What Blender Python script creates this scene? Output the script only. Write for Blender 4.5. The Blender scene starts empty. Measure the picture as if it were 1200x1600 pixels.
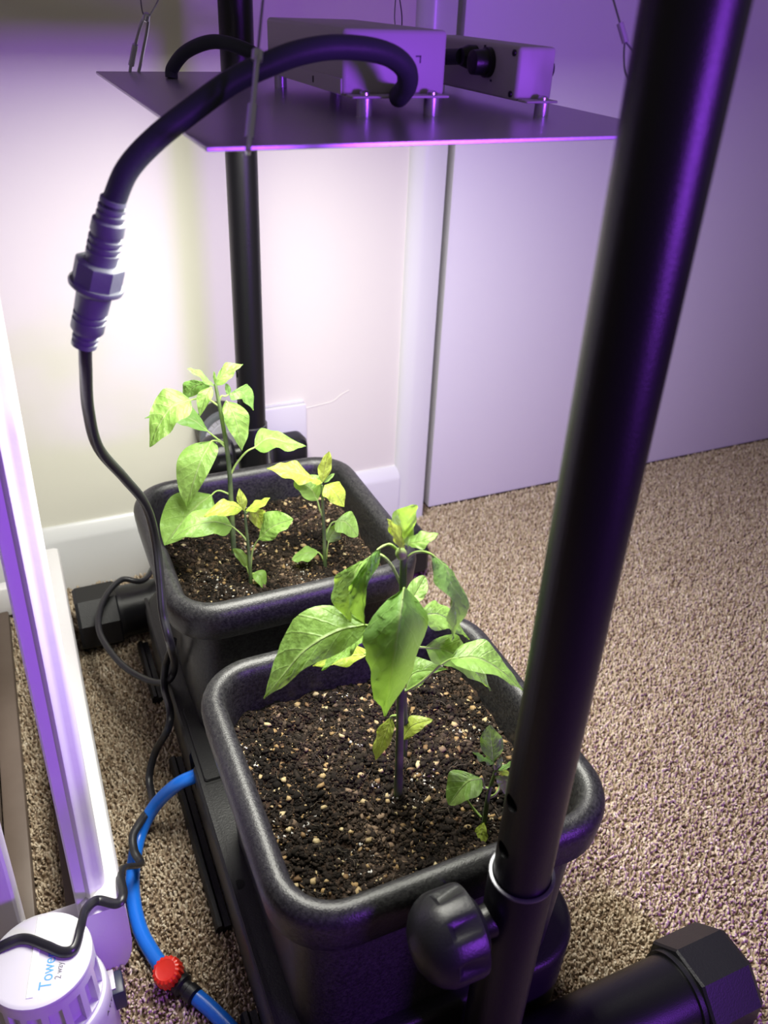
import bpy, bmesh, math, random
import numpy as np
from mathutils import Vector, Matrix, noise

random.seed(7); RNG = np.random.default_rng(7)
scene = bpy.context.scene
COL = scene.collection

# ------------------------------------------------------------------ camera
F_PX = 1304.9
CAM = np.array([0.0, 0.0, 0.735])
def _rot(a, b, c):
    ca, sa, cb, sb, cc, sc = math.cos(a), math.sin(a), math.cos(b), math.sin(b), math.cos(c), math.sin(c)
    return (np.array([[cc, -sc, 0], [sc, cc, 0], [0, 0, 1]]) @ np.array([[1, 0, 0], [0, ca, -sa], [0, sa, ca]])
            @ np.array([[cb, 0, sb], [0, 1, 0], [-sb, 0, cb]]))
RW = _rot(0.557972557, -0.433233355, 0.0420708742) @ np.array([[1, 0, 0], [0, 0, -1], [0, 1, 0]], float)
cam_d = bpy.data.cameras.new('camera'); cam = bpy.data.objects.new('camera', cam_d); COL.objects.link(cam)
cam_d.sensor_fit = 'HORIZONTAL'; cam_d.sensor_width = 36.0; cam_d.lens = 36.0 * F_PX / 1200.0
cam_d.clip_start = 0.01
cam_d.dof.use_dof = True; cam_d.dof.focus_distance = 0.66; cam_d.dof.aperture_fstop = 13.0
M4 = Matrix.Identity(4)
for i in range(3):
    M4[i][0] = RW[0][i]; M4[i][1] = -RW[1][i]; M4[i][2] = -RW[2][i]; M4[i][3] = CAM[i]
cam.matrix_world = M4
scene.camera = cam

# ------------------------------------------------------------------ world, room lamp, exposure
world = bpy.data.worlds.new('world'); scene.world = world; world.use_nodes = True
bg = world.node_tree.nodes['Background']
bg.inputs[0].default_value = (1.0, 0.90, 0.90, 1); bg.inputs[1].default_value = 0.10
la = bpy.data.lights.new('purple_room_lamp', 'AREA'); la.shape = 'RECTANGLE'; la.size = 0.26; la.size_y = 0.18
la.color = (0.34, 0.065, 1.0); la.energy = 6.8; la.spread = math.radians(130)
lamp = bpy.data.objects.new('purple_room_lamp', la); COL.objects.link(lamp)
lamp.location = (0.60, -0.62, 0.63)
lamp.rotation_euler = (Vector((0.10, 0.40, 0.50)) - Vector(lamp.location)).to_track_quat('-Z', 'Y').to_euler()
scene.view_settings.view_transform = 'Standard'; scene.view_settings.look = 'None'
scene.view_settings.gamma = 1.0; scene.view_settings.use_curve_mapping = False
scene.view_settings.exposure = 0.12
LED_WATTS = 8.6

# ------------------------------------------------------------------ helpers
def ray(x, y):
    d = RW.T @ np.array([x - 600.0, y - 800.0, F_PX]); return d
def at_y(x, y, Y):
    d = ray(x, y); return Vector(CAM + d * (Y / d[1]))
def at_z(x, y, z):
    d = ray(x, y); return Vector(CAM + d * ((z - CAM[2]) / d[2]))
def at_h(x, y, h):                        # point seen at (x, y) whose distance over the ground is h
    d = ray(x, y); return Vector(CAM + d * (h / math.hypot(d[0], d[1])))

def tag(o, label=None, cat=None, group=None, kind=None):
    if label: o['label'] = label
    if cat: o['category'] = cat
    if group: o['group'] = group
    if kind: o['kind'] = kind
    return o
def thing(name, loc, label, cat, group=None):
    o = bpy.data.objects.new(name, None); COL.objects.link(o); o.location = loc
    o.empty_display_size = 0.02
    bpy.context.view_layer.update()
    return tag(o, label, cat, group)
def mesh_obj(name, verts, faces, mat, parent=None, smooth=True, uvs=None, label=None):
    me = bpy.data.meshes.new(name)
    me.from_pydata([tuple(v) for v in verts], [], faces); me.update()
    if uvs is not None:
        ul = me.uv_layers.new(name='uv')
        for lp in me.loops: ul.data[lp.index].uv = uvs[lp.vertex_index]
    return link(name, me, mat, parent, smooth, label)
def link(name, me, mat, parent=None, smooth=True, label=None):
    o = bpy.data.objects.new(name, me); COL.objects.link(o)
    if mat is not None and not me.materials: me.materials.append(mat)
    if smooth:
        me.polygons.foreach_set('use_smooth', [True] * len(me.polygons))
        if smooth == 'auto':
            me.set_sharp_from_angle(angle=math.radians(38))
    if parent is not None:
        o.parent = parent
        o.matrix_parent_inverse = world_of(parent).inverted()
    if label: o['label'] = label
    return o
def world_of(o):
    m = o.matrix_basis.copy()
    if o.parent is not None: m = world_of(o.parent) @ o.matrix_parent_inverse @ m
    return m
def bm_obj(name, bm, mat, parent=None, smooth=False, label=None):
    bmesh.ops.recalc_face_normals(bm, faces=bm.faces)
    me = bpy.data.meshes.new(name); bm.to_mesh(me); bm.free()
    return link(name, me, mat, parent, smooth, label)
def box_bm(x0, x1, y0, y1, z0, z1, bevel=0.0, seg=2, bm=None):
    b2 = bmesh.new()
    bmesh.ops.create_cube(b2, size=1.0)
    for v in b2.verts:
        v.co = Vector(((x0 + x1) / 2 + v.co.x * (x1 - x0), (y0 + y1) / 2 + v.co.y * (y1 - y0), (z0 + z1) / 2 + v.co.z * (z1 - z0)))
    if bevel > 0:
        bmesh.ops.bevel(b2, geom=list(b2.edges), offset=bevel, segments=seg, profile=0.5, affect='EDGES')
    if bm is None: return b2
    merge(bm, b2); return bm
def merge(bm, b2):
    me = bpy.data.meshes.new('tmp'); b2.to_mesh(me); b2.free(); bm.from_mesh(me); bpy.data.meshes.remove(me)
def box(name, x0, x1, y0, y1, z0, z1, mat, parent=None, bevel=0.0, seg=2, label=None, smooth='auto'):
    return bm_obj(name, box_bm(x0, x1, y0, y1, z0, z1, bevel, seg), mat, parent, smooth if bevel else False, label)
def catmull(pts, n=8):
    P = [Vector(p) for p in pts]
    P = [P[0] * 2 - P[1]] + P + [P[-1] * 2 - P[-2]]
    out = []
    for i in range(1, len(P) - 2):
        for k in range(n):
            t = k / n
            a, b, c, d = P[i - 1], P[i], P[i + 1], P[i + 2]
            out.append(0.5 * ((2 * b) + (c - a) * t + (2 * a - 5 * b + 4 * c - d) * t * t + (3 * b - a - 3 * c + d) * t ** 3))
    out.append(P[-2]); return out
def tube_data(path, radii, seg=12, cap=True, flat=1.0):
    verts, faces = [], []
    n = len(path)
    if not hasattr(radii, '__len__'): radii = [radii] * n
    tang = [(path[min(i + 1, n - 1)] - path[max(i - 1, 0)]).normalized() for i in range(n)]
    up = Vector((0, 0, 1)) if abs(tang[0].z) < 0.9 else Vector((1, 0, 0))
    nrm = (up - tang[0] * up.dot(tang[0])).normalized()
    for i in range(n):
        nrm = (nrm - tang[i] * nrm.dot(tang[i])).normalized(); bi = tang[i].cross(nrm)
        for k in range(seg):
            a = 2 * math.pi * k / seg
            verts.append(path[i] + (nrm * math.cos(a) * flat + bi * math.sin(a)) * radii[i])
    for i in range(n - 1):
        for k in range(seg):
            a, b = i * seg + k, i * seg + (k + 1) % seg
            faces.append((a, b, b + seg, a + seg))
    if cap:
        faces.append(tuple(range(seg - 1, -1, -1))); faces.append(tuple((n - 1) * seg + k for k in range(seg)))
    return verts, faces
def tube(name, pts, r, mat, parent=None, seg=12, n=8, flat=1.0, label=None, smooth='auto'):
    path = catmull(pts, n) if n else [Vector(p) for p in pts]
    if hasattr(r, '__len__'):
        m = len(path); r = [float(np.interp(i / (m - 1), np.linspace(0, 1, len(r)), r)) for i in range(m)]
    v, f = tube_data(path, r, seg, True, flat)
    return mesh_obj(name, v, f, mat, parent, smooth, label=label)
def lathe(name, prof, p0, axis, mat, parent=None, seg=32, smooth='auto', label=None, sides=None, cap=True):
    """prof: list of (distance along the axis, radius)"""
    ax = Vector(axis).normalized()
    u = ax.orthogonal().normalized(); w = ax.cross(u)
    sg = sides or seg; verts, faces = [], []
    off = math.pi / sg if sides else 0
    for d, r in prof:
        for k in range(sg):
            a = 2 * math.pi * k / sg + off
            verts.append(Vector(p0) + ax * d + (u * math.cos(a) + w * math.sin(a)) * r)
    for i in range(len(prof) - 1):
        for k in range(sg):
            a, b = i * sg + k, i * sg + (k + 1) % sg
            faces.append((a, b, b + sg, a + sg))
    if cap:
        faces.append(tuple(range(sg - 1, -1, -1))); m = (len(prof) - 1) * sg
        faces.append(tuple(m + k for k in range(sg)))
    return mesh_obj(name, verts, faces, mat, parent, smooth, label=label)
def rrect(cx, cy, hx, hy, r, z, n=8):
    r = min(r, hx - 1e-4, hy - 1e-4); out = []
    for (sx, sy, a0) in ((1, 1, 0), (-1, 1, 90), (-1, -1, 180), (1, -1, 270)):
        for k in range(n + 1):
            a = math.radians(a0 + 90 * k / n)
            out.append(Vector((cx + sx * (hx - r) + r * math.cos(a), cy + sy * (hy - r) + r * math.sin(a), z)))
    return out
def loft(name, loops, mat, parent=None, smooth='auto', cap0=True, cap1=True, label=None):
    n = len(loops[0]); verts = [p for l in loops for p in l]; faces = []
    for i in range(len(loops) - 1):
        for k in range(n):
            a, b = i * n + k, i * n + (k + 1) % n
            faces.append((a, b, b + n, a + n))
    if cap0: faces.append(tuple(range(n - 1, -1, -1)))
    if cap1: faces.append(tuple((len(loops) - 1) * n + k for k in range(n)))
    o = mesh_obj(name, verts, faces, mat, parent, smooth, label=label)
    bm = bmesh.new(); bm.from_mesh(o.data); bmesh.ops.recalc_face_normals(bm, faces=bm.faces); bm.to_mesh(o.data); bm.free()
    if smooth == 'auto': o.data.set_sharp_from_angle(angle=math.radians(38))
    return o
def cut(o, cutters):
    """boolean difference baked into o's mesh; cutters are removed"""
    for c in cutters:
        m = o.modifiers.new('cut', 'BOOLEAN'); m.operation = 'DIFFERENCE'; m.object = c; m.solver = 'EXACT'
    dg = bpy.context.evaluated_depsgraph_get(); dg.update()
    me = bpy.data.meshes.new_from_object(o.evaluated_get(dg))
    o.modifiers.clear(); old = o.data; o.data = me; me.name = o.name
    for c in cutters:
        d = c.data; bpy.data.objects.remove(c); bpy.data.meshes.remove(d)
    bpy.data.meshes.remove(old)
    me.polygons.foreach_set('use_smooth', [True] * len(me.polygons)); me.set_sharp_from_angle(angle=math.radians(38))
def text_obj(name, body, size, mat, parent, loc, xdir, normal, align='LEFT', extrude=0.0001, squeeze=1.0):
    cu = bpy.data.curves.new(name, 'FONT'); cu.body = body; cu.size = size; cu.align_x = align; cu.extrude = extrude
    t = bpy.data.objects.new(name, cu); COL.objects.link(t)
    dg = bpy.context.evaluated_depsgraph_get(); dg.update()
    me = bpy.data.meshes.new_from_object(t.evaluated_get(dg))
    bpy.data.objects.remove(t); bpy.data.curves.remove(cu)
    x = Vector(xdir).normalized(); z = Vector(normal).normalized(); y = z.cross(x); x = x * squeeze
    for v in me.vertices:
        p = v.co.copy(); v.co = Vector(loc) + x * p.x + y * p.y + z * p.z
    me.name = name
    return link(name, me, mat, parent, False)

# ------------------------------------------------------------------ materials
def mat(name, col, rough=0.5, metal=0.0, bump=0.0, bscale=200.0, var=0.0, vscale=30.0, col2=None, spec=0.5, coat=0.0, detail=3.0):
    m = bpy.data.materials.new(name); m.use_nodes = True
    nt = m.node_tree; b = nt.nodes['Principled BSDF']
    b.inputs['Base Color'].default_value = (*col, 1); b.inputs['Roughness'].default_value = rough
    b.inputs['Metallic'].default_value = metal; b.inputs['Specular IOR Level'].default_value = spec
    b.inputs['Coat Weight'].default_value = coat
    tc = nt.nodes.new('ShaderNodeTexCoord')
    if bump > 0:
        nz = nt.nodes.new('ShaderNodeTexNoise'); nz.inputs['Scale'].default_value = bscale; nz.inputs['Detail'].default_value = detail
        bp = nt.nodes.new('ShaderNodeBump'); bp.inputs['Strength'].default_value = bump; bp.inputs['Distance'].default_value = 0.001
        nt.links.new(tc.outputs['Object'], nz.inputs['Vector']); nt.links.new(nz.outputs['Fac'], bp.inputs['Height'])
        nt.links.new(bp.outputs['Normal'], b.inputs['Normal'])
    if var > 0:
        n2 = nt.nodes.new('ShaderNodeTexNoise'); n2.inputs['Scale'].default_value = vscale; n2.inputs['Detail'].default_value = 5
        cr = nt.nodes.new('ShaderNodeValToRGB')
        c2 = col2 or tuple(c * (1 - var) for c in col)
        cr.color_ramp.elements[0].position = 0.35; cr.color_ramp.elements[0].color = (*col, 1)
        cr.color_ramp.elements[1].position = 0.68; cr.color_ramp.elements[1].color = (*c2, 1)
        nt.links.new(tc.outputs['Object'], n2.inputs['Vector']); nt.links.new(n2.outputs['Fac'], cr.inputs['Fac'])
        nt.links.new(cr.outputs['Color'], b.inputs['Base Color'])
    return m
M = {}
M['wall'] = mat('wall_paint', (0.70, 0.685, 0.605), 0.62, bump=0.25, bscale=45, spec=0.3, detail=6)
M['gloss'] = mat('white_gloss_paint', (0.66, 0.665, 0.68), 0.28, bump=0.10, bscale=35)
M['door'] = mat('door_paint', (0.76, 0.75, 0.80), 0.42, bump=0.05, bscale=60)
M['pot'] = mat('pot_plastic', (0.008, 0.008, 0.009), 0.38, bump=0.30, bscale=900, var=0.4, vscale=420, col2=(0.030, 0.030, 0.030), spec=0.42)
M['tray'] = mat('tray_plastic', (0.009, 0.009, 0.0095), 0.45, bump=0.3, bscale=700, spec=0.4)
M['pole'] = mat('black_powder_coat', (0.0045, 0.0045, 0.0055), 0.33, bump=0.18, bscale=1400, spec=0.36)
M['blackplastic'] = mat('black_plastic', (0.008, 0.008, 0.010), 0.40, bump=0.15, bscale=600, spec=0.4)
M['bare'] = mat('bare_steel', (0.62, 0.63, 0.66), 0.28, metal=1.0)
M['alu'] = mat('panel_aluminium', (0.62, 0.60, 0.64), 0.30, metal=0.75, bump=0.04, bscale=300)
M['case'] = mat('driver_case', (0.50, 0.47, 0.48), 0.45, metal=0.0, spec=0.35, bump=0.06, bscale=500)
M['standoff'] = mat('standoff_metal', (0.55, 0.53, 0.58), 0.35, metal=0.7)
M['rubber'] = mat('cable_rubber', (0.036, 0.042, 0.050), 0.50, spec=0.25, bump=0.15, bscale=500)
M['greyconn'] = mat('connector_plastic', (0.12, 0.130, 0.150), 0.48, spec=0.3, bump=0.1, bscale=500)
M['cord'] = mat('cord_pvc', (0.016, 0.016, 0.019), 0.35, bump=0.1, bscale=300)
M['hose'] = mat('blue_hose', (0.010, 0.16, 0.72), 0.28, spec=0.5)
M['red'] = mat('red_plastic', (0.75, 0.025, 0.010), 0.35)
M['whitepl'] = mat('white_plastic', (0.64, 0.64, 0.655), 0.33)
M['greypl'] = mat('grey_dial', (0.50, 0.49, 0.58), 0.45)
M['slot'] = mat('vent_dark', (0.10, 0.10, 0.13), 0.6)
M['whitepaint'] = mat('white_painted_wood', (0.76, 0.745, 0.77), 0.38, bump=0.25, bscale=70, detail=5)
M['brownwood_shade'] = mat('brown_wood_and_shade', (0.085, 0.060, 0.045), 0.55, bump=0.3, bscale=60, var=0.5, vscale=9, col2=(0.14, 0.105, 0.085))  # brown of the bare slats, also used for shade beside the foot rail
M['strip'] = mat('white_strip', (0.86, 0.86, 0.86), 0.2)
M['blueprint'] = mat('blue_print', (0.10, 0.36, 0.66), 0.5)
M['greyprint'] = mat('grey_print', (0.16, 0.16, 0.18), 0.5)
M['darkprint'] = mat('dark_print', (0.03, 0.03, 0.05), 0.5)
M['plugblue'] = mat('plug_navy', (0.02, 0.025, 0.05), 0.4)
M['hole'] = mat('hole_black', (0.003, 0.003, 0.003), 0.8)
M['wire'] = mat('wire_steel', (0.22, 0.21, 0.24), 0.38, metal=0.9)
M['ferrule'] = mat('ferrule_aluminium', (0.50, 0.47, 0.50), 0.5, metal=0.5)

def emis(name, col, s):
    m = bpy.data.materials.new(name); m.use_nodes = True; b = m.node_tree.nodes['Principled BSDF']
    b.inputs['Base Color'].default_value = (*col, 1); b.inputs['Emission Color'].default_value = (*col, 1); b.inputs['Emission Strength'].default_value = s
    return m
M['led'] = emis('led_phosphor', (1.0, 0.96, 0.86), 6.0)

def attr_mat(name, cols, rough, spec=0.3, noise_s=None):
    """colour picked by the 'rnd' point attribute through a ramp"""
    m = bpy.data.materials.new(name); m.use_nodes = True; nt = m.node_tree; b = nt.nodes['Principled BSDF']
    b.inputs['Roughness'].default_value = rough; b.inputs['Specular IOR Level'].default_value = spec
    a = nt.nodes.new('ShaderNodeAttribute'); a.attribute_name = 'rnd'
    cr = nt.nodes.new('ShaderNodeValToRGB')
    while len(cr.color_ramp.elements) < len(cols): cr.color_ramp.elements.new(0.5)
    for e, (p, c) in zip(cr.color_ramp.elements, cols): e.position = p; e.color = (*c, 1)
    nt.links.new(a.outputs['Fac'], cr.inputs['Fac']); nt.links.new(cr.outputs['Color'], b.inputs['Base Color'])
    return m
M['pile'] = attr_mat('carpet_tufts', [(0.0, (0.19, 0.125, 0.075)), (0.22, (0.34, 0.25, 0.17)), (0.5, (0.53, 0.43, 0.31)), (0.8, (0.69, 0.59, 0.455)), (1.0, (0.84, 0.75, 0.61))], 0.9, 0.1)
M['crumb'] = attr_mat('soil_crumbs', [(0.0, (0.006, 0.0045, 0.0035)), (0.5, (0.020, 0.0145, 0.011)), (0.8, (0.060, 0.042, 0.031)), (1.0, (0.18, 0.125, 0.085))], 0.95, 0.15)
M['verm'] = attr_mat('soil_vermiculite', [(0.0, (0.10, 0.055, 0.025)), (0.5, (0.24, 0.155, 0.065)), (1.0, (0.40, 0.33, 0.19))], 0.7, 0.3)
M['mould'] = attr_mat('soil_pale_fibre', [(0.0, (0.22, 0.21, 0.20)), (1.0, (0.55, 0.53, 0.50))], 0.9, 0.2)
M['soil'] = mat('soil_base', (0.020, 0.013, 0.009), 0.95, bump=1.0, bscale=260, var=0.5, vscale=60, col2=(0.055, 0.033, 0.021), spec=0.15, detail=8)

def carpet_mat():
    m = bpy.data.materials.new('carpet_backing'); m.use_nodes = True; nt = m.node_tree; b = nt.nodes['Principled BSDF']
    b.inputs['Roughness'].default_value = 0.95; b.inputs['Specular IOR Level'].default_value = 0.1
    tc = nt.nodes.new('ShaderNodeTexCoord'); nz = nt.nodes.new('ShaderNodeTexNoise'); nz.inputs['Scale'].default_value = 260; nz.inputs['Detail'].default_value = 3
    cr = nt.nodes.new('ShaderNodeValToRGB')
    cr.color_ramp.elements[0].position = 0.33; cr.color_ramp.elements[0].color = (0.10, 0.066, 0.040, 1)
    cr.color_ramp.elements[1].position = 0.66; cr.color_ramp.elements[1].color = (0.40, 0.30, 0.215, 1)
    bp = nt.nodes.new('ShaderNodeBump'); bp.inputs['Strength'].default_value = 1.0; bp.inputs['Distance'].default_value = 0.003
    L = nt.links.new
    L(tc.outputs['Object'], nz.inputs['Vector']); L(nz.outputs['Fac'], cr.inputs['Fac']); L(cr.outputs['Color'], b.inputs['Base Color'])
    L(nz.outputs['Fac'], bp.inputs['Height']); L(bp.outputs['Normal'], b.inputs['Normal'])
    return m
M['carpet'] = carpet_mat()

def leaf_mat(name, col, vein, trans, tw=0.45, rough=0.38):
    m = bpy.data.materials.new(name); m.use_nodes = True; nt = m.node_tree; L = nt.links.new
    b = nt.nodes['Principled BSDF']; out = nt.nodes['Material Output']
    uv = nt.nodes.new('ShaderNodeUVMap'); uv.uv_map = 'uv'; sp = nt.nodes.new('ShaderNodeSeparateXYZ'); L(uv.outputs['UV'], sp.inputs[0])
    def math_n(op, a, bb=None, c=None):
        n = nt.nodes.new('ShaderNodeMath'); n.operation = op
        for i, v in enumerate((a, bb, c)):
            if v is None: continue
            if isinstance(v, (int, float)): n.inputs[i].default_value = v
            else: L(v, n.inputs[i])
        return n.outputs[0]
    au = math_n('ABSOLUTE', math_n('SUBTRACT', sp.outputs[0], 0.5))          # 0 at midrib, .5 at margin
    mid = math_n('SUBTRACT', 1.0, math_n('MINIMUM', 1.0, math_n('MULTIPLY', au, 26.0)))
    fr = math_n('FRACT', math_n('SUBTRACT', math_n('MULTIPLY', sp.outputs[1], 7.0), math_n('MULTIPLY', au, 2.6)))
    lat = math_n('SUBTRACT', 1.0, math_n('MINIMUM', 1.0, math_n('MULTIPLY', math_n('ABSOLUTE', math_n('SUBTRACT', fr, 0.5)), 12.0)))
    ve = math_n('MAXIMUM', mid, math_n('MULTIPLY', lat, 0.26))
    tc = nt.nodes.new('ShaderNodeTexCoord'); nz = nt.nodes.new('ShaderNodeTexNoise'); nz.inputs['Scale'].default_value = 210; nz.inputs['Detail'].default_value = 3
    L(tc.outputs['Object'], nz.inputs['Vector'])
    mx = nt.nodes.new('ShaderNodeMix'); mx.data_type = 'RGBA'; L(ve, mx.inputs['Factor'])
    mx.inputs['A'].default_value = (*col, 1); mx.inputs['B'].default_value = (*vein, 1)
    mx2 = nt.nodes.new('ShaderNodeMix'); mx2.data_type = 'RGBA'; mx2.blend_type = 'MULTIPLY'; mx2.inputs['Factor'].default_value = 0.5
    cr = nt.nodes.new('ShaderNodeValToRGB'); cr.color_ramp.elements[0].color = (0.74, 0.78, 0.72, 1); cr.color_ramp.elements[1].color = (1.12, 1.08, 1.06, 1)
    cr.color_ramp.elements[0].position = 0.3; cr.color_ramp.elements[1].position = 0.7
    L(nz.outputs['Fac'], cr.inputs['Fac']); L(mx.outputs['Result'], mx2.inputs['A']); L(cr.outputs['Color'], mx2.inputs['B'])
    L(mx2.outputs['Result'], b.inputs['Base Color'])
    b.inputs['Roughness'].default_value = rough; b.inputs['Specular IOR Level'].default_value = 0.32
    bp = nt.nodes.new('ShaderNodeBump'); bp.inputs['Strength'].default_value = 0.9; bp.inputs['Distance'].default_value = 0.0012
    h = math_n('SUBTRACT', math_n('MULTIPLY', nz.outputs['Fac'], 0.9), math_n('MULTIPLY', ve, 0.7))
    L(h, bp.inputs['Height']); L(bp.outputs['Normal'], b.inputs['Normal'])
    tr = nt.nodes.new('ShaderNodeBsdfTranslucent'); tr.inputs['Color'].default_value = (*trans, 1)
    ms = nt.nodes.new('ShaderNodeMixShader'); ms.inputs['Fac'].default_value = tw
    L(b.outputs[0], ms.inputs[1]); L(tr.outputs[0], ms.inputs[2]); L(ms.outputs[0], out.inputs['Surface'])
    return m
M['leaf'] = leaf_mat('pepper_leaf', (0.205, 0.360, 0.080), (0.38, 0.50, 0.20), (0.36, 0.58, 0.065), 0.40)
M['leafdark'] = leaf_mat('pepper_leaf_mature', (0.185, 0.355, 0.090), (0.38, 0.50, 0.21), (0.35, 0.60, 0.07), 0.38, 0.36)
M['leafyoung'] = leaf_mat('pepper_leaf_young', (0.36, 0.46, 0.070), (0.54, 0.60, 0.20), (0.48, 0.62, 0.06), 0.42)
M['stem'] = mat('pepper_stem', (0.13, 0.19, 0.065), 0.45, bump=0.2, bscale=200, var=0.4, vscale=40, col2=(0.045, 0.068, 0.032), spec=0.2)
M['petiole'] = mat('pepper_petiole', (0.26, 0.38, 0.10), 0.5, spec=0.2)

# ------------------------------------------------------------------ room
YW = 1.045
ZT = 2.4
fl = box('floor', -2.2, 3.2, -2.0, 1.2, -0.05, 0.0, M['carpet']); tag(fl, 'beige and brown flecked carpet floor', 'floor', kind='structure')
wl = box('wall_back', -2.2, 0.500, YW, YW + 0.16, 0.0, ZT, M['wall']); tag(wl, 'cream painted wall behind the pots', 'wall', kind='structure')
wr = box('wall_right', 1.50, 3.2, YW, YW + 0.16, 0.0, ZT, M['wall']); tag(wr, 'cream painted wall beyond the white door', 'wall', kind='structure')
wt = box('wall_upper', 0.500, 1.50, YW, YW + 0.16, 2.06, ZT, M['wall']); tag(wt, 'cream painted wall above the white door', 'wall', kind='structure')
# skirting with a chamfered, rounded top
def skirting(name, x0, x1, label):
    prof = [(YW, 0.0), (YW - 0.014, 0.0), (YW - 0.014, 0.080), (YW - 0.0125, 0.086), (YW - 0.009, 0.091), (YW - 0.006, 0.098), (YW - 0.003, 0.101), (YW, 0.101)]
    loops = [[Vector((x, y, z)) for y, z in prof] for x in (x0, x1)]
    o = loft(name, loops, M['gloss']); tag(o, label, 'skirting', kind='structure'); return o
skirting('baseboard_back', -2.2, 0.502, 'white gloss skirting board along the cream wall')
# architrave with rounded face
prof = []
for k in range(13):
    t = k / 12; x = 0.498 + 0.047 * t
    prof.append((x, YW - 0.004 - 0.012 * min(1, (t / 0.35)) ** 0.6 if t < 0.35 else YW - 0.016 - 0.001 * math.sin((t - .35) / .65 * math.pi)))
prof = [(0.498, YW + 0.01)] + prof + [(0.5455, YW - 0.011), (0.5455, YW + 0.01)]
ar = loft('trim_1', [[Vector((x, y, z)) for x, y in prof] for z in (0.0, 2.10)], M['gloss']); tag(ar, 'white gloss door architrave next to the flush door', 'architrave', kind='structure')
jb = box('trim_2', 0.500, 0.552, YW + 0.012, YW + 0.16, 0.0, 2.06, M['gloss']); tag(jb, 'white door jamb behind the architrave', 'door jamb', kind='structure')
dr = box('door_1', 0.566, 1.47, YW + 0.003, YW + 0.043, 0.006, 2.05, M['door'], bevel=0.0015); tag(dr, 'flush white door over the carpet', 'door', kind='structure')
# raised cracks in the wall paint
cr_pts = [at_y(x, y, YW - 0.0002) for x, y in ((478, 638), (498, 633), (520, 627), (533, 617), (546, 610))]
tube('paint_crack', cr_pts, 0.0007, M['wall'], wl, seg=6)

# carpet pile
def carpet_pile():
    x0, x1, y0, y1, s = -0.34, 1.52, 0.04, 1.05, 0.0031
    nx, ny = int((x1 - x0) / s), int((y1 - y0) / s)
    gx, gy = np.meshgrid(np.arange(nx), np.arange(ny)); n = nx * ny
    cx = x0 + (gx.ravel() + RNG.uniform(-.5, .5, n)) * s; cy = y0 + (gy.ravel() + RNG.uniform(-.5, .5, n)) * s
    keep = (cy < 1.028) | ((cx > 0.56) & (cy < 1.046))
    keep &= ~((cx > 0.10) & (cx < 0.29) & (cy > 0.30) & (cy < 0.82))
    cx, cy = cx[keep], cy[keep]; n = len(cx)
    h = RNG.uniform(.0045, .0085, n); r = RNG.uniform(.0010, .0017, n); a = RNG.uniform(0, 2 * np.pi, n)
    lean = RNG.uniform(.0004, .0034, n); la_ = RNG.uniform(0, 2 * np.pi, n)
    tx, ty = cx + lean * np.cos(la_), cy + lean * np.sin(la_)
    V = np.zeros((n, 7, 3))
    for k in range(3):
        ang = a + k * 2.0944
        V[:, k] = np.stack([cx + r * np.cos(ang), cy + r * np.sin(ang), np.full(n, -.0005)], 1)
        V[:, 3 + k] = np.stack([tx + r * 1.25 * np.cos(ang + .8), ty + r * 1.25 * np.sin(ang + .8), h * .72], 1)
    V[:, 6] = np.stack([tx + lean * .35 * np.cos(la_), ty + lean * .35 * np.sin(la_), h], 1)
    tri = np.array([[0, 1, 4], [0, 4, 3], [1, 2, 5], [1, 5, 4], [2, 0, 3], [2, 3, 5], [3, 4, 6], [4, 5, 6], [5, 3, 6]])
    T = (tri[None] + (np.arange(n) * 7)[:, None, None]).reshape(-1, 3)
    rnd = np.clip(RNG.normal(.5, .20, n), 0, 1)
    return big_mesh('carpet_pile', V.reshape(-1, 3), T, M['pile'], fl, np.repeat(rnd, 7))
def big_mesh(name, V, T, material, parent, rnd=None, smooth=True):
    me = bpy.data.meshes.new(name); me.vertices.add(len(V)); me.vertices.foreach_set('co', np.asarray(V, np.float32).ravel())
    me.loops.add(len(T) * 3); me.loops.foreach_set('vertex_index', np.asarray(T, np.int32).ravel())
    me.polygons.add(len(T)); me.polygons.foreach_set('loop_start', np.arange(0, len(T) * 3, 3, dtype=np.int32))
    me.update(calc_edges=True)
    if rnd is not None:
        at = me.attributes.new('rnd', 'FLOAT', 'POINT'); at.data.foreach_set('value', np.asarray(rnd, np.float32))
    o = link(name, me, material, parent, smooth); o['kind'] = 'stuff'
    return o
carpet_pile()

# ------------------------------------------------------------------ watering tray
TZ = 0.105
tray = thing('watering_tray', (0.198, 0.56, 0), 'long black plastic watering tray carrying both square pots', 'tray')
tx0, tx1, ty0, ty1 = 0.0715, 0.326, 0.2705, 0.860
def trloop(ins, z, r): return rrect((tx0 + tx1) / 2, (ty0 + ty1) / 2, (tx1 - tx0) / 2 - ins, (ty1 - ty0) / 2 - ins, r, z, 10)
tb = loft('tray_body', [trloop(.004, .004, .045), trloop(.002, .03, .047), trloop(0, TZ - .006, .05), trloop(.0006, TZ - .003, .05), trloop(.0022, TZ - .0008, .05), trloop(.0050, TZ, .05)], M['tray'], tray)
PCX = 0.194; PY = (0.387, 0.693); PH = 0.1235
cutters = []
for py in PY:
    cutters.append(loft('cutter', [rrect(PCX, py, .1035, .1035, .032, z, 8) for z in (.06, .2)], M['tray']))
cutters.append(box('cutter', .060, .0795, .562, .580, .070, .2, M['tray']))     # hose slot
cut(tb, cutters)
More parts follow.
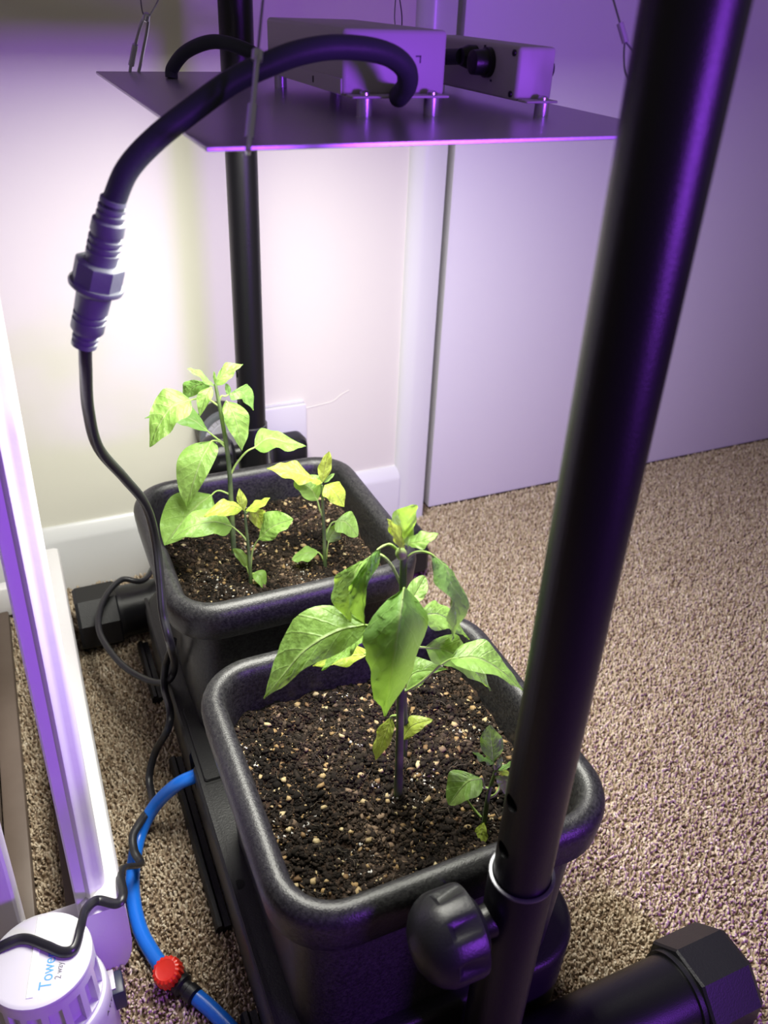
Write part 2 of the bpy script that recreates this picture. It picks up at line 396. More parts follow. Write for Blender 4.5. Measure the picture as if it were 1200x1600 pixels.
# rim round the two wells, flanges along the foot of the left side, valve covers
for (a, b) in ((.452, .664), (.762, .868), (.275, .372)):
    prof = [(.060, .0), (.060, .012), (.0625, .0155), (.066, .0155), (.068, .012), (.0738, .012), (.0738, .0)]
    loft('side_flange', [[Vector((x, y, z)) for x, z in prof] for y in (a, b)], M['tray'], tray)
lid = loft('valve_cover', [rrect(.091, .588, .0135, .050, .004, z, 4) for z in (TZ - .02, TZ + .0015)] + [rrect(.091, .588, .0125, .049, .0035, TZ + .0028, 4)], M['tray'], tray, label='raised valve cover tab')
hp = at_z(374, 1382, TZ)
lathe('drain_hole', [(0, .0046), (.0003, .0046)], (hp.x, hp.y, TZ), (0, 0, 1), M['hole'], tray, seg=20)
gv = box('cover_groove', .0757, .0772, .538, .640, TZ, TZ + .0003, M['hole'], tray)
box('cover_groove', .0757, .100, .5355, .538, TZ, TZ + .0003, M['hole'], tray)
lip = loft('side_ridge', [rrect(.0755, (ty0 + ty1) / 2, .0018, .27, .0017, z, 3) for z in (TZ - .002, TZ + .0012)], M['tray'], tray)

# ------------------------------------------------------------------ pots
def pot(py, label):
    t = thing('plant_pot', (PCX, py, TZ - .045), label, 'pot', 'square black pots in the tray')
    rc = .047
    def lp(ins, z, r=rc): return rrect(PCX, py, PH - ins, PH - ins, max(.012, r - ins), z, 10)
    prof = [(.0225, .0605), (.0205, .075), (.0140, .2385), (.0035, .2405), (.0018, .243), (.0010, .252), (.0003, .258), (0, .2625), (.0004, .2665), (.0018, .2702), (.0042, .2730), (.0072, .2747), (.0105, .2752),
            (.0138, .2744), (.0165, .2722), (.0183, .2690), (.0193, .2650), (.0200, .258), (.0215, .235), (.0260, .150)]
    b = loft('pot_shell', [lp(i, z) for i, z in prof], M['pot'], t)
    # a thin mould seam on the outer shoulder of the rim
    return t
pots = [pot(PY[0], 'near square black pot with the tall pepper plant by the front post'), pot(PY[1], 'far square black pot with three pepper plants by the wall')]

# ------------------------------------------------------------------ soil
SZ = 0.2315
def soil_h(x, y):
    p = Vector((x, y, 0))
    return SZ + noise.noise(p * 14) * .006 + noise.noise(p * 45 + Vector((3, 1, 0))) * .0048 + noise.noise(p * 120) * .0036
def make_soil(py, label, seed):
    rg = np.random.default_rng(seed)
    half = PH - .0212; n = 120
    xs = np.linspace(-half, half, n)
    verts, faces = [], []
    for j in range(n):
        for i in range(n):
            x, y = PCX + xs[i], py + xs[j]
            # round the corners of the grid
            dx, dy = max(abs(xs[i]) - (half - .028), 0), max(abs(xs[j]) - (half - .028), 0)
            d = math.hypot(dx, dy)
            if d > .028:
                k = .028 / d
                x = PCX + math.copysign(half - .028 + dx * k, xs[i]); y = py + math.copysign(half - .028 + dy * k, xs[j])
            p = Vector((x, y, seed))
            verts.append((x, y, soil_h(x, y) + noise.noise(p * 300) * .0016))
    for j in range(n - 1):
        for i in range(n - 1):
            a = j * n + i; faces.append((a, a + 1, a + n + 1, a + n))
    s = mesh_obj('soil', verts, faces, M['soil'], None); tag(s, label, 'soil', 'potting soil in the pots', 'stuff')
    ico = bmesh.new(); bmesh.ops.create_icosphere(ico, subdivisions=1, radius=1.0)
    IV20 = np.array([v.co[:] for v in ico.verts]); ico.faces.ensure_lookup_table(); IT20 = np.array([[v.index for v in f.verts] for f in ico.faces]); ico.free()
    IV8 = np.array([(1, 0, 0), (-1, 0, 0), (0, 1, 0), (0, -1, 0), (0, 0, 1), (0, 0, -1)], float); IT8 = np.array([(0, 2, 4), (2, 1, 4), (1, 3, 4), (3, 0, 4), (2, 0, 5), (1, 2, 5), (3, 1, 5), (0, 3, 5)])
    def scatter(name, cnt, r0, r1, material, sq=(.5, 1.0), rough=.35, mask=None, sink=.3, rn=None, fine=False):
        IV, IT = (IV8, IT8) if fine else (IV20, IT20)
        X = PCX + rg.uniform(-half + .002, half - .002, cnt); Y = py + rg.uniform(-half + .002, half - .002, cnt)
        dx = np.maximum(np.abs(X - PCX) - (half - .028), 0); dy = np.maximum(np.abs(Y - py) - (half - .028), 0)
        keep = np.hypot(dx, dy) < .027
        if mask is not None: keep &= np.array([mask(x, y) for x, y in zip(X, Y)])
        X, Y = X[keep], Y[keep]; c = len(X)
        Z = np.array([soil_h(x, y) for x, y in zip(X, Y)])
        R = r0 + (r1 - r0) * rg.uniform(0, 1, c) ** 2
        V = np.repeat(IV[None], c, 0) * (1 + rg.normal(0, rough, (c, len(IV), 1)).clip(-.6, .7))
        V[:, :, 2] *= rg.uniform(*sq, (c, 1)); V[:, :, 0] *= rg.uniform(.7, 1.4, (c, 1))
        A = rg.uniform(0, 6.28, c); B = rg.normal(0, .5, c)
        y2 = V[:, :, 1] * np.cos(B)[:, None] - V[:, :, 2] * np.sin(B)[:, None]; z2 = V[:, :, 1] * np.sin(B)[:, None] + V[:, :, 2] * np.cos(B)[:, None]
        x2 = V[:, :, 0] * np.cos(A)[:, None] - y2 * np.sin(A)[:, None]; y3 = V[:, :, 0] * np.sin(A)[:, None] + y2 * np.cos(A)[:, None]
        W = np.stack([x2, y3, z2], 2) * R[:, None, None]
        W[:, :, 0] += X[:, None]; W[:, :, 1] += Y[:, None]; W[:, :, 2] += (Z + R * (1 - 2 * sink) * .6)[:, None]
        T = (IT[None] + (np.arange(c) * len(IV))[:, None, None]).reshape(-1, 3)
        rnd = rg.uniform(0, 1, c) if rn is None else rn(X, Y, c)
        return big_mesh(name, W.reshape(-1, 3), T, material, s, np.repeat(rnd, len(IV)), smooth=False)
    def crn(X, Y, c):
        base = np.array([noise.noise(Vector((x, y, 5)) * 22) for x, y in zip(X, Y)])
        return np.clip(.32 + base * .55 + rg.normal(0, .22, c), 0, 1)
    scatter('soil_crumbs', 9000, .0006, .0025, M['crumb'], rn=crn, rough=.5)
    scatter('fine_crumbs', 26000, .0003, .0013, M['crumb'], rn=crn, rough=.5, fine=True, sink=.0)
    scatter('vermiculite_flakes', 480, .0010, .0030, M['verm'], sq=(.35, .8), rough=.42, sink=.2)
    scatter('vermiculite_grit', 700, .0004, .0011, M['verm'], sq=(.5, .9), rough=.2, sink=.1)
    scatter('pale_mould', 2600, .0004, .0013, M['mould'], rough=.5, sink=.0, mask=lambda x, y: noise.noise(Vector((x, y, seed * 3)) * 26) > .24)
    # root hairs
    fv, ff = [], []
    for k in range(60):
        x, y = PCX + rg.uniform(-half * .93, half * .93), py + rg.uniform(-half * .93, half * .93)
        a = rg.uniform(0, 6.28); pts = []
        for q in range(4):
            pts.append(Vector((x, y, soil_h(x, y) + .002 + rg.uniform(0, .0022)))); a += rg.normal(0, .6); x += math.cos(a) * .0032; y += math.sin(a) * .0032
        v, f = tube_data(catmull(pts, 2), .00013, 3, False); o = len(fv); fv += v; ff += [tuple(i + o for i in q) for q in f]
    rt = mesh_obj('root_hairs', fv, ff, M['ferrule'], s); me = rt.data; me.materials.clear(); me.materials.append(M['mouldflat']); rt['kind'] = 'stuff'
    return s
M['mouldflat'] = mat('root_hair', (0.20, 0.16, 0.12), 0.8)
make_soil(PY[0], 'dark crumbly potting soil with tan vermiculite in the near pot', 11)
make_soil(PY[1], 'dark crumbly potting soil with tan vermiculite in the far pot', 23)

# ------------------------------------------------------------------ pepper plants
def leaf(plant, hd, base, mids, tip, Lp, Rp, m='leaf', pet=None, a=.60, b=1.10, quilt=.0006, camber=.10, twist=0.0, nv=6.5, r=.0009):
    b *= 1.15
    """all points are (x, y[, extra distance]) in the photograph at plant distance hd; Lp/Rp are the widest points of the two margins"""
    def P(q): return at_h(q[0], q[1], hd + (q[2] if len(q) > 2 else 0.0))
    B, T_ = P(base), P(tip)
    mid = catmull([B] + [P(q) for q in mids] + [T_], 10)
    NT, NS = 18, 5
    def sample(t):
        f = t * (len(mid) - 1); i = min(int(f), len(mid) - 2); return mid[i].lerp(mid[i + 1], f - i)
    tp = a / (a + b); wmax = tp ** a * (1 - tp) ** b
    ax = (T_ - B)
    def off(q):
        v = P(q) - sample(tp); return v
    Lv, Rv = off(Lp), off(Rp)
    nrm = Lv.cross(ax); nrm = nrm.normalized() if nrm.length > 1e-9 else Vector((0, 0, 1))
    if nrm.z < 0: nrm = -nrm
    verts, uvs, faces = [], [], []
    length = ax.length; quilt = min(quilt * 2.6, .055 * (Lv.length + Rv.length), .035 * length)
    ph = random.uniform(0, 6)
    for j in range(NT + 1):
        t = j / NT; w = (t ** a * (1 - t) ** b) / wmax if 0 < t < 1 else 0.0
        w = max(w, .012 if t > .5 else .05)
        c = sample(t)
        for i in range(-NS, NS + 1):
            s = abs(i) / NS; v = (Lv if i < 0 else Rv) * w * s
            wd = v.length
            z = camber * (s - s * s) * (Lv.length + Rv.length) * w
            z += quilt * math.sin(6.283 * (t * nv - s * 1.2)) * (s * (1 - s) * 4) * min(1, w * 1.5)
            z += quilt * 1.5 * math.sin(t * 13 + ph + (2 if i < 0 else 0)) * s * s * w
            z += quilt * 1.2 * noise.noise(c * 130 + Vector((i * .9, ph, 0))) * s
            verts.append(c + v + nrm * z); uvs.append((.5 + .5 * i / NS, t))
    m_ = 2 * NS + 1
    for j in range(NT):
        for i in range(m_ - 1):
            q = j * m_ + i; faces.append((q, q + 1, q + m_ + 1, q + m_))
    o = mesh_obj('leaf', verts, faces, M[m], plant, True, uvs)
    if pet:
        pp = [P(q) for q in pet] + [B, sample(.10)]
        tube('petiole', pp, [r * 1.15, r, r * .8, r * .45], M['petiole'] if m != 'leafdark' else M['petiole'], o, seg=8, n=5)
    return o
def stem(plant, hd, pts, radii, name='stem', m='stem'):
    return tube(name, [at_h(q[0], q[1], hd + (q[2] if len(q) > 2 else 0)) for q in pts], radii, M[m], plant, seg=12, n=7)
def plant_at(x, y, label):
    p = at_z(x, y, SZ); pl = thing('pepper_plant', p, label, 'plant', 'pepper plants in the square pots'); return pl, math.hypot(p.x, p.y)

# --- tall plant in the near pot
pl, hd = plant_at(622, 1240, 'tallest pepper plant with large drooping leaves in the near pot')
stem(pl, hd, [(622, 1252), (624, 1180), (626, 1090), (628.5, 960), (631, 866), (633, 850)], [.0034, .0029, .0027, .0024, .0022, .0014])
stem(pl, hd + .012, [(633, 1180), (634, 1130), (632, 1078, -.008)], [.0016, .0018, .0014], 'side_shoot')
lathe('flower_bud', [(0, .0010), (.002, .0030), (.005, .0036), (.008, .0026), (.0095, .0006)], at_h(628, 872, hd - .004), (-.3, -.3, 1), M['leafyoung'] if 0 else M['petiole'], pl, seg=12)
lf = lambda *a_, **k: leaf(pl, hd, *a_, **k)
lf((631, 920, -.012), [(625, 965, -.032), (615, 1030, -.040), (607, 1080, -.038)], (602, 1119, -.034), (575, 990, -.026), (664, 985, -.012), 'leafdark', pet=[(630, 935), (632, 922, -.005)], a=.50, b=1.05, quilt=.0011, camber=.08)
lf((573, 977, -.004), [(530, 985, -.010), (478, 1015, -.018), (440, 1058, -.024)], (412, 1092, -.028), (487, 950, .004), (523, 1022, -.020), 'leaf', pet=[(628, 990), (600, 982)], a=.55, b=1.10, quilt=.0009, camber=.06)
lf((576, 984, .004), [(545, 1010, .006)], (503, 1048, .000), (527, 1000, .016), (560, 1012, -.004), 'leaf', pet=[(627, 988, .004), (600, 984, .004)], a=.6, b=1.0)
lf((576, 1022, .010), [(540, 1026, .016)], (489, 1041, .020), (547, 1006, .026), (538, 1040, .006), 'leafyoung', pet=[(627, 1030, .004)], a=.6, b=.95)
lf((585, 866, .006), [(560, 885, .004), (550, 925, .000)], (548, 972, -.006), (521, 908, .014), (562, 918, -.010), 'leaf', pet=[(626, 912), (612, 884), (597, 868)], a=.5, b=.8, quilt=.0008)
lf((594, 856, -.004), [(577, 872, -.012), (567, 920, -.018)], (570, 977, -.018), (547, 915, -.014), (581, 900, -.016), 'leafdark', pet=[(630, 868), (612, 852), (602, 852)], a=.5, b=.9, quilt=.0014)
lf((674, 866, -.004), [(698, 890, -.012), (709, 945, -.020)], (705, 1003, -.020), (693, 925, -.024), (722, 915, .002), 'leafdark', pet=[(634, 875), (645, 865), (660, 862)], a=.5, b=.9, quilt=.0011)
lf((655, 962, .014), [(690, 962, .022)], (733, 999, .024), (682, 938, .034), (695, 985, .012), 'leaf', pet=[(632, 968, .003)], a=.6, b=1.1)
lf((636, 948, .012), [(648, 930, .022)], (664, 901, .034), (640, 912, .028), (664, 932, .020), 'leaf', a=.5, b=.7)
lf((664, 1012, .006), [(700, 1018, .018), (738, 1045, .024)], (767, 1079, .024), (712, 994, .034), (700, 1042, .004), 'leaf', pet=[(632, 1010, .003)], a=.55, b=1.05)
lf((704, 1030, .004), [(745, 1028, .006), (785, 1050, .004)], (819, 1081, .000), (747, 999, .020), (745, 1048, -.012), 'leaf', pet=[(632, 1082, 0), (655, 1068, -.002), (685, 1042, .002)], a=.55, b=1.10)
lf((633, 1080, .004), [(648, 1052, .010)], (699, 1046, .016), (645, 1032, .020), (662, 1064, .000), 'leaf', a=.6, b=1.0)
lf((612, 1119, .002), [(603, 1145, -.002)], (587, 1188, -.006), (587, 1148, .004), (614, 1150, -.006), 'leafyoung', pet=[(626, 1118)], a=.7, b=.8, quilt=.0003)
lf((628, 1156, .004), [(645, 1134, .008)], (676, 1124, .012), (637, 1122, .014), (655, 1142, .002), 'leafyoung', a=.7, b=.85, quilt=.0003)
lf((634, 858), [(632, 830, .006)], (651, 789, .010), (611, 812, .004), (648, 822, .010), 'leaf', a=.55, b=.75, quilt=.0012, nv=4)
lf((631, 858, -.003), [(622, 838, -.004)], (605, 811, -.004), (613, 838, -.008), (626, 828, .004), 'leafyoung', a=.7, b=.9)
lf((630, 860, -.004), [(622, 842, -.007)], (609, 824, -.009), (617, 846, -.010), (625, 838, -.003), 'leafyoung', a=.7, b=.9)
lf((637, 850, -.002), [(658, 846, -.006)], (685, 834, -.004), (652, 832, .006), (658, 858, -.012), 'leaf', a=.5, b=.85, quilt=.0010, nv=4)

# --- small plant in the near pot
pl, hd = plant_at(755, 1284, 'small pepper seedling half hidden by the front post in the near pot')
stem(pl, hd, [(755, 1296), (759, 1268), (764, 1238), (772, 1212), (777, 1196)], [.0018, .0017, .0014, .0012, .0009])
lf((771, 1190, .002), [(769, 1165, .006)], (765, 1133, .010), (750, 1162, .006), (787, 1163, .008), 'leafdark', pet=[(775, 1205), (772, 1198)], a=.6, b=.8)
lf((773, 1194, -.002), [(758, 1187, -.006)], (738, 1175, -.010), (757, 1183, .002), (757, 1192, -.010), 'leafdark', a=.7, b=.9)
lf((753, 1216, -.004), [(730, 1222, -.010)], (701, 1257, -.016), (708, 1203, -.002), (744, 1245, -.022), 'leaf', pet=[(763, 1232), (757, 1230), (755, 1222)], a=.45, b=.7)
lf((727, 1246, .004), [(718, 1246, .000)], (700, 1240, -.004), (718, 1238, .006), (718, 1254, -.004), 'leaf', pet=[(757, 1283, .004), (740, 1264, .006)], a=.6, b=.8)
lf((756, 1285, -.006), [(751, 1305, -.012)], (735, 1341, -.020), (734, 1310, -.010), (761, 1310, -.014), 'leafyoung', a=.7, b=.75, quilt=.0003)
lf((783, 1212, .000), [(788, 1222, -.004)], (792, 1244, -.010), (775, 1218, -.006), (802, 1216, .004), 'leaf', pet=[(766, 1246), (775, 1240), (782, 1226, .004)], a=.5, b=.7)
lf((778, 1200), [(780, 1192, .002)], (784, 1182, .004), (776, 1192, 0), (785, 1192, .003), 'leafdark', a=.6, b=.8)
lf((779, 1204), [(788, 1200, .003)], (801, 1189, .006), (786, 1196, .006), (790, 1204, .000), 'leafdark', a=.6, b=.8)
lf((779, 1207), [(786, 1206, -.002)], (797, 1209, -.003), (787, 1202, .002), (787, 1212, -.006), 'leafyoung', a=.6, b=.8)

# --- tall plant in the far pot
pl, hd = plant_at(366, 868, 'tall pepper plant by the rear post with leaves hanging over the far pot')
stem(pl, hd, [(366, 872), (362, 800), (357, 720), (345, 645), (338, 608), (336, 600)], [.0029, .0026, .0022, .0019, .0016, .001])
kd = .0011
lf((336, 603), [(348, 585, .004)], (380, 569, .008), (346, 572, .012), (360, 592, .000), 'leaf', a=.55, b=1.0, quilt=.0009)
lf((335, 603), [(316, 589, -.004)], (293, 576, -.004), (312, 580, .004), (318, 596, -.008), 'leafdark', a=.6, b=.9)
lf((336, 601), [(335, 592)], (334, 580, .001), (333, 590), (338, 590), 'leaf', a=.6, b=.8)
lf((328, 600, .006), [(305, 603, .016)], (287, 623, .022), (295, 594, .026), (310, 615, .010), 'leafdark', a=.5, b=.7)
lf((331, 604, -.004), [(322, 620, -.012)], (312, 651, -.016), (309, 615, -.010), (331, 622, -.014), 'leaf', a=.5, b=.9, quilt=.0010)
lf((298, 625, -.006), [(268, 636, -.014), (248, 665, -.020)], (234, 699, -.024), (250, 612, -.002), (280, 660, -.028), 'leaf', pet=[(343, 635), (325, 624), (310, 623)], a=.48, b=.8, quilt=.0010)
lf((326, 675, .010), [(300, 655, .020), (265, 648, .028)], (226, 654, .034), (292, 628, .044), (282, 662, .012), 'leafdark', pet=[(352, 694), (340, 686, .004)], a=.55, b=1.1)
lf((331, 689, -.006), [(316, 715, -.020), (302, 755, -.026)], (292, 792, -.026), (280, 712, -.016), (336, 718, -.024), 'leaf', pet=[(351, 698), (342, 690)], a=.45, b=.85, quilt=.0010)
lf((331, 773, -.006), [(308, 790, -.016), (280, 822, -.026)], (257, 852, -.034), (268, 776, -.006), (322, 812, -.030), 'leaf', pet=[(360, 773), (345, 767), (337, 768)], a=.45, b=.8)
lf((354, 627, -.002), [(366, 650, -.010), (374, 678, -.014)], (378, 704, -.016), (352, 660, -.014), (387, 646, -.002), 'leaf', pet=[(346, 648), (350, 634)], a=.45, b=.95, quilt=.0012)
lf((358, 616, .006), [(378, 612, .014)], (396, 641, .016), (385, 600, .024), (372, 624, .006), 'leafdark', pet=[(342, 628), (346, 619), (352, 619)], a=.45, b=.75)
lf((357, 618, .004), [(356, 610, .006)], (353, 599, .008), (352, 610, .006), (361, 608, .006), 'leafdark', a=.6, b=.7)
lf((398, 699, .002), [(420, 685, .006), (450, 692, .004)], (478, 697, .002), (414, 668, .020), (432, 702, -.012), 'leaf', pet=[(360, 742), (370, 724), (385, 706)], a=.6, b=1.0, r=.0011)

# --- small front plant in the far pot
pl, hd = plant_at(392, 910, 'small pepper plant at the front edge of the far pot with pale top leaves')
stem(pl, hd, [(392, 914), (390, 880), (387, 845), (383, 806), (382, 798)], [.0020, .0018, .0015, .0012, .0009])
lf((381, 799), [(378, 785)], (374, 763, .004), (370, 782), (386, 782, .003), 'leafyoung', a=.6, b=.95)
lf((384, 798), [(402, 790, -.002)], (422, 778, -.002), (401, 782, .006), (404, 797, -.008), 'leafyoung', a=.6, b=.9)
lf((379, 795, -.002), [(357, 790, -.010)], (318, 807, -.018), (355, 780, -.002), (353, 806, -.018), 'leafyoung', a=.55, b=.85)
lf((391, 797, .006), [(403, 806, .012)], (412, 828, .014), (414, 798, .018), (395, 818, .004), 'leafyoung', pet=[(384, 802)], a=.55, b=.8)
lf((404, 843, -.002), [(425, 824, -.006)], (458, 811, -.008), (418, 801, .008), (432, 838, -.018), 'leaf', pet=[(392, 885), (394, 865), (398, 852)], a=.6, b=.8)
lf((363, 823, -.002), [(335, 815, -.010), (300, 822, -.016)], (268, 843, -.020), (325, 792, .006), (330, 836, -.022), 'leaf', pet=[(386, 845), (376, 834)], a=.55, b=.8)
lf((386, 888), [(379, 872)], (367, 857, .002), (368, 868, .002), (387, 868, 0), 'leaf', pet=[(389, 896)], a=.6, b=.55, quilt=.0002)
lf((395, 896), [(407, 900, -.004)], (415, 924, -.010), (413, 891, .002), (402, 910, -.010), 'leaf', pet=[(390, 902)], a=.6, b=.7, quilt=.0002)

# --- right-hand plant in the far pot
pl, hd = plant_at(508, 884, 'slim pepper plant with yellow-green crown at the door side of the far pot')
stem(pl, hd, [(508, 890), (507, 850), (505, 800), (503, 758)], [.0021, .0019, .0015, .0011])
lf((504, 754), [(507, 733, .003)], (514, 705, .006), (497, 732, .002), (518, 730, .004), 'leafyoung', a=.55, b=.8)
lf((490, 749, .000), [(463, 738, .002)], (417, 732, .006), (462, 722, .014), (462, 754, -.010), 'leafyoung', pet=[(503, 755)], a=.6, b=1.0)
lf((503, 754, -.003), [(496, 753, -.006)], (486, 752, -.008), (495, 748, -.002), (495, 758, -.010), 'leafyoung', a=.6, b=.7)
lf((496, 782, .002), [(484, 762, .006)], (460, 751, .008), (500, 745, .016), (470, 772, -.006), 'leaf', pet=[(504, 806), (499, 794)], a=.6, b=.7)
lf((507, 758, -.002), [(520, 766, -.006)], (538, 792, -.010), (532, 754, .004), (508, 778, -.014), 'leafyoung', a=.5, b=.75)
lf((506, 754, .002), [(513, 748, .004)], (523, 740, .008), (512, 744, .005), (515, 751, .002), 'leaf', a=.6, b=.8)
lf((524, 815, .004), [(540, 816, .004)], (559, 838, .000), (548, 799, .014), (530, 832, -.008), 'leaf', pet=[(507, 850), (512, 830, .002), (518, 818, .004)], a=.45, b=.65)
lf((513, 848), [(519, 834, .004)], (533, 818, .008), (510, 828, .002), (531, 840, .006), 'leaf', pet=[(509, 876), (511, 862)], a=.6, b=.75)
lf((497, 863), [(478, 864, -.004)], (456, 874, -.008), (479, 854, .006), (478, 877, -.012), 'leaf', pet=[(507, 878), (502, 868)], a=.6, b=.7, quilt=.0003)

# ------------------------------------------------------------------ light stand
FX, FY, RX, RY = 0.206, 0.2355, 0.2355, 0.906
st = thing('light_stand', (0.22, 0.57, 0), 'black tubular steel light stand straddling both pots', 'stand')
def hpost(x, y, ztop_sleeve, lean=0.0, zt=1.12):
    tz = .040
    tube_ = lathe('base_tube', [(0, .0335), (.478, .0335)], (x - .239, y, tz), (1, 0, 0), M['pole'], st, seg=36)
    for sx in (-1, 1):
        # eight-sided end cap with a rounded lip towards the tube
        x0 = x + sx * .240
        cp = lathe('end_cap', [(-.051, .0300), (-.051, .0405), (-.049, .0420), (-.004, .0420), (0, .0395)], (x0, y, tz + .0005), (sx, 0, 0), M['blackplastic'], st, sides=8, smooth=False)
        lathe('cap_ring', [(-.0555, .0335), (-.0555, .0362), (-.0505, .0362), (-.0505, .0335)], (x0, y, tz), (sx, 0, 0), M['blackplastic'], cp, seg=32)
    sl = lathe('sleeve', [(0, .0190), (ztop_sleeve - .062 - .0015, .0190), (ztop_sleeve - .062, .0184), (ztop_sleeve - .062, .0172), (ztop_sleeve - .062 - .02, .0172)], (x, y, .062), (0, 0, 1), M['pole'], st, seg=36)
    lathe('sleeve_rim', [(0, .0180), (.0010, .0192), (.0022, .0192), (.0026, .0184), (.0026, .0172)], (x, y, ztop_sleeve - .0015), (0, 0, 1), M['polerim'], st, seg=36, cap=False)
    p = lathe('upright', [(0, .0166), (zt - ztop_sleeve + .05, .0166)], (x, y, ztop_sleeve - .05), (lean, 0, 1), M['pole'], st, seg=40)
    cs = []
    for dz in (.0295, .068):
        c = lathe('cutter', [(0, .0052), (.03, .0052)], (x - .024 + lean * (dz + .05), y, ztop_sleeve + dz), (1, 0, 0), M['hole'], None, seg=20)
        bm = bmesh.new(); bm.from_mesh(c.data); bmesh.ops.recalc_face_normals(bm, faces=bm.faces); bm.to_mesh(c.data); bm.free(); cs.append(c)
    bm = bmesh.new(); bm.from_mesh(p.data); bmesh.ops.recalc_face_normals(bm, faces=bm.faces); bm.to_mesh(p.data); bm.free()
    cut(p, cs)
    # clamp knob on the -x side
    kz = ztop_sleeve - .0355
    nut = lathe('clamp_boss', [(0, .0098), (.007, .0092), (.010, .0080)], (x - .0165, y, kz), (-1, 0, 0), M['pole'], st, seg=24)
    lathe('clamp_screw', [(0, .0040)] + [(.008 + k * .0008, .0042 if k % 2 else .0036) for k in range(9)], (x - .0165, y, kz), (-1, 0, 0), M['bare'], st, seg=16)
    # seven-lobed knob
    kx = x - .0255; sg = 84; R0 = .0265; v, f = [], []
    prof = [(0, .30), (0, .62), (.003, .72), (.0055, .98), (.008, 1.0), (.0215, 1.0), (.0255, .985), (.031, .90), (.036, .74), (.040, .50), (.0420, .25), (.0426, .0)]
    for d, q in prof:
        for k in range(sg):
            a = 2 * math.pi * k / sg; c = ((k / sg * 7 + .25) % 1.0)
            notch = max(0.0, 1 - abs(c - .5) / .26); notch = min(1, notch * 1.8)
            fade = min(1, max(0, (d - .0075) / .003)) * min(1, max(0, (.0250 - d) / .004))
            r = R0 * q * (1 - .19 * notch * fade)
            v.append((kx - d, y + r * math.cos(a), kz + r * math.sin(a)))
    for i in range(len(prof) - 1):
        for k in range(sg):
            A, B_ = i * sg + k, i * sg + (k + 1) % sg; f.append((A, B_, B_ + sg, A + sg))
    mesh_obj('clamp_knob', v, f, M['blackplastic'], st, 'auto', label='black lobed clamp knob')
    lathe('tube_bolt', [(0, .0075), (.002, .0075), (.0032, .005)], (x + .115, y - .0335 * math.cos(.5), tz + .0335 * math.sin(.5)), (0, -math.cos(.5), math.sin(.5)), M['blackplastic'], st, seg=20)
    return p
M['polerim'] = mat('sleeve_rim_worn', (0.10, 0.10, 0.11), 0.30, metal=0.7)
hpost(FX, FY, 0.3065)
hpost(RX, RY, 0.2790, lean=0.012)
bar_l = tube('crossbar', [(FX, FY, 1.12), ((FX + RX) / 2, .57, 1.122), (RX + .010, RY, 1.12)], .0166, M['pole'], st, seg=24, n=4)
for (x, y) in ((FX, FY), (RX + .010, RY)):
    lathe('corner_joint', [(0, .0166), (.003, .0215), (.045, .0215), (.049, .0180)], (x, y, 1.088), (0, 0, 1), M['blackplastic'], st, seg=32)
# the mould mark on the rear tube's sleeve
text_obj('tube_mark', '2', .0085, M['ferrule'], st, (.0885, RY - .0341 * math.cos(.62), .040 + .0341 * math.sin(.62) - .003), (1, 0, 0), (0, -math.cos(.62), math.sin(.62)))

# ------------------------------------------------------------------ grow light
PZ = 0.674
X0, X1, Y0, Y1 = 0.0885, 0.3560, 0.3930, 0.7560
gl = thing('grow_light', (0.222, 0.575, PZ), 'flat aluminium led grow light panel hanging over the pots', 'grow light')
box('panel', X0, X1, Y0, Y1, PZ - .0022, PZ, M['alu'], gl, bevel=.0004, seg=1)
dv, df = [], []
bmx = bmesh.new()
for i in range(14):
    for j in range(18):
        x = X0 + .018 + (X1 - X0 - .036) * i / 13; y = Y0 + .02 + (Y1 - Y0 - .04) * j / 17
        box_bm(x - .0022, x + .0022, y - .0022, y + .0022, PZ - .0032, PZ - .0022, bm=bmx)
ld = bm_obj('led_diodes', bmx, M['led'], gl); ld['kind'] = 'stuff'
ll = bpy.data.lights.new('led_light', 'AREA'); ll.shape = 'RECTANGLE'; ll.size = X1 - X0 - .02; ll.size_y = Y1 - Y0 - .02; ll.energy = LED_WATTS; ll.color = (1.0, 0.985, 0.88)
lo = bpy.data.objects.new('led_light', ll); COL.objects.link(lo); lo.location = ((X0 + X1) / 2, (Y0 + Y1) / 2, PZ - .0042); lo.parent = gl; lo.matrix_parent_inverse = world_of(gl).inverted()

def driver(x0, x1, y0, y1, z0, z1, lab):
    b = box('driver', x0, x1, y0, y1, z0, z1, M['case'], gl, bevel=.0024, seg=3, label=lab)
    w = x1 - x0
    for yy, sgn in ((y0, -1), (y1, 1)):
        box('mounting_ear', x0 + .002, x1 - .002, min(yy, yy + sgn * .011), max(yy, yy + sgn * .011), z0, z0 + .0014, M['case'], b, bevel=.0005, seg=1)
        for xx in ((x0 + .011, x1 - .011) if w > .04 else (x1 - .010, x0 + .008)[:1]):
            lathe('standoff', [(0, .0044), (z0 - PZ, .0044)], (xx, yy + sgn * .006, PZ), (0, 0, 1), M['standoff'], b, seg=16)
            lathe('screw', [(0, .0030), (.0014, .0030), (.0022, .0016)], (xx, yy + sgn * .006, z0 + .0014), (0, 0, 1), M['bare'], b, seg=12)
    return b
d1 = driver(.1885, .2525, .4865, .6300, .6835, .7170, 'wide silver driver box on the panel')
d2 = driver(.2965, .3225, .4790, .6050, .6810, .7100, 'narrow silver driver box on the panel')
# lower cover strip and slot on the wide driver, printed mark on its end
box('cover_strip', .1879, .1890, .4880, .6280, .6842, .6925, M['case'], d1, bevel=.0003, seg=1)
box('slot', .1876, .1880, .5330, .5345, .6865, .6900, M['hole'], d1)
box('mark', .2330, .2362, .4862, .4866, .7035, .7043, M['darkprint'], d1); box('mark', .2355, .2362, .4862, .4866, .7005, .7043, M['darkprint'], d1)
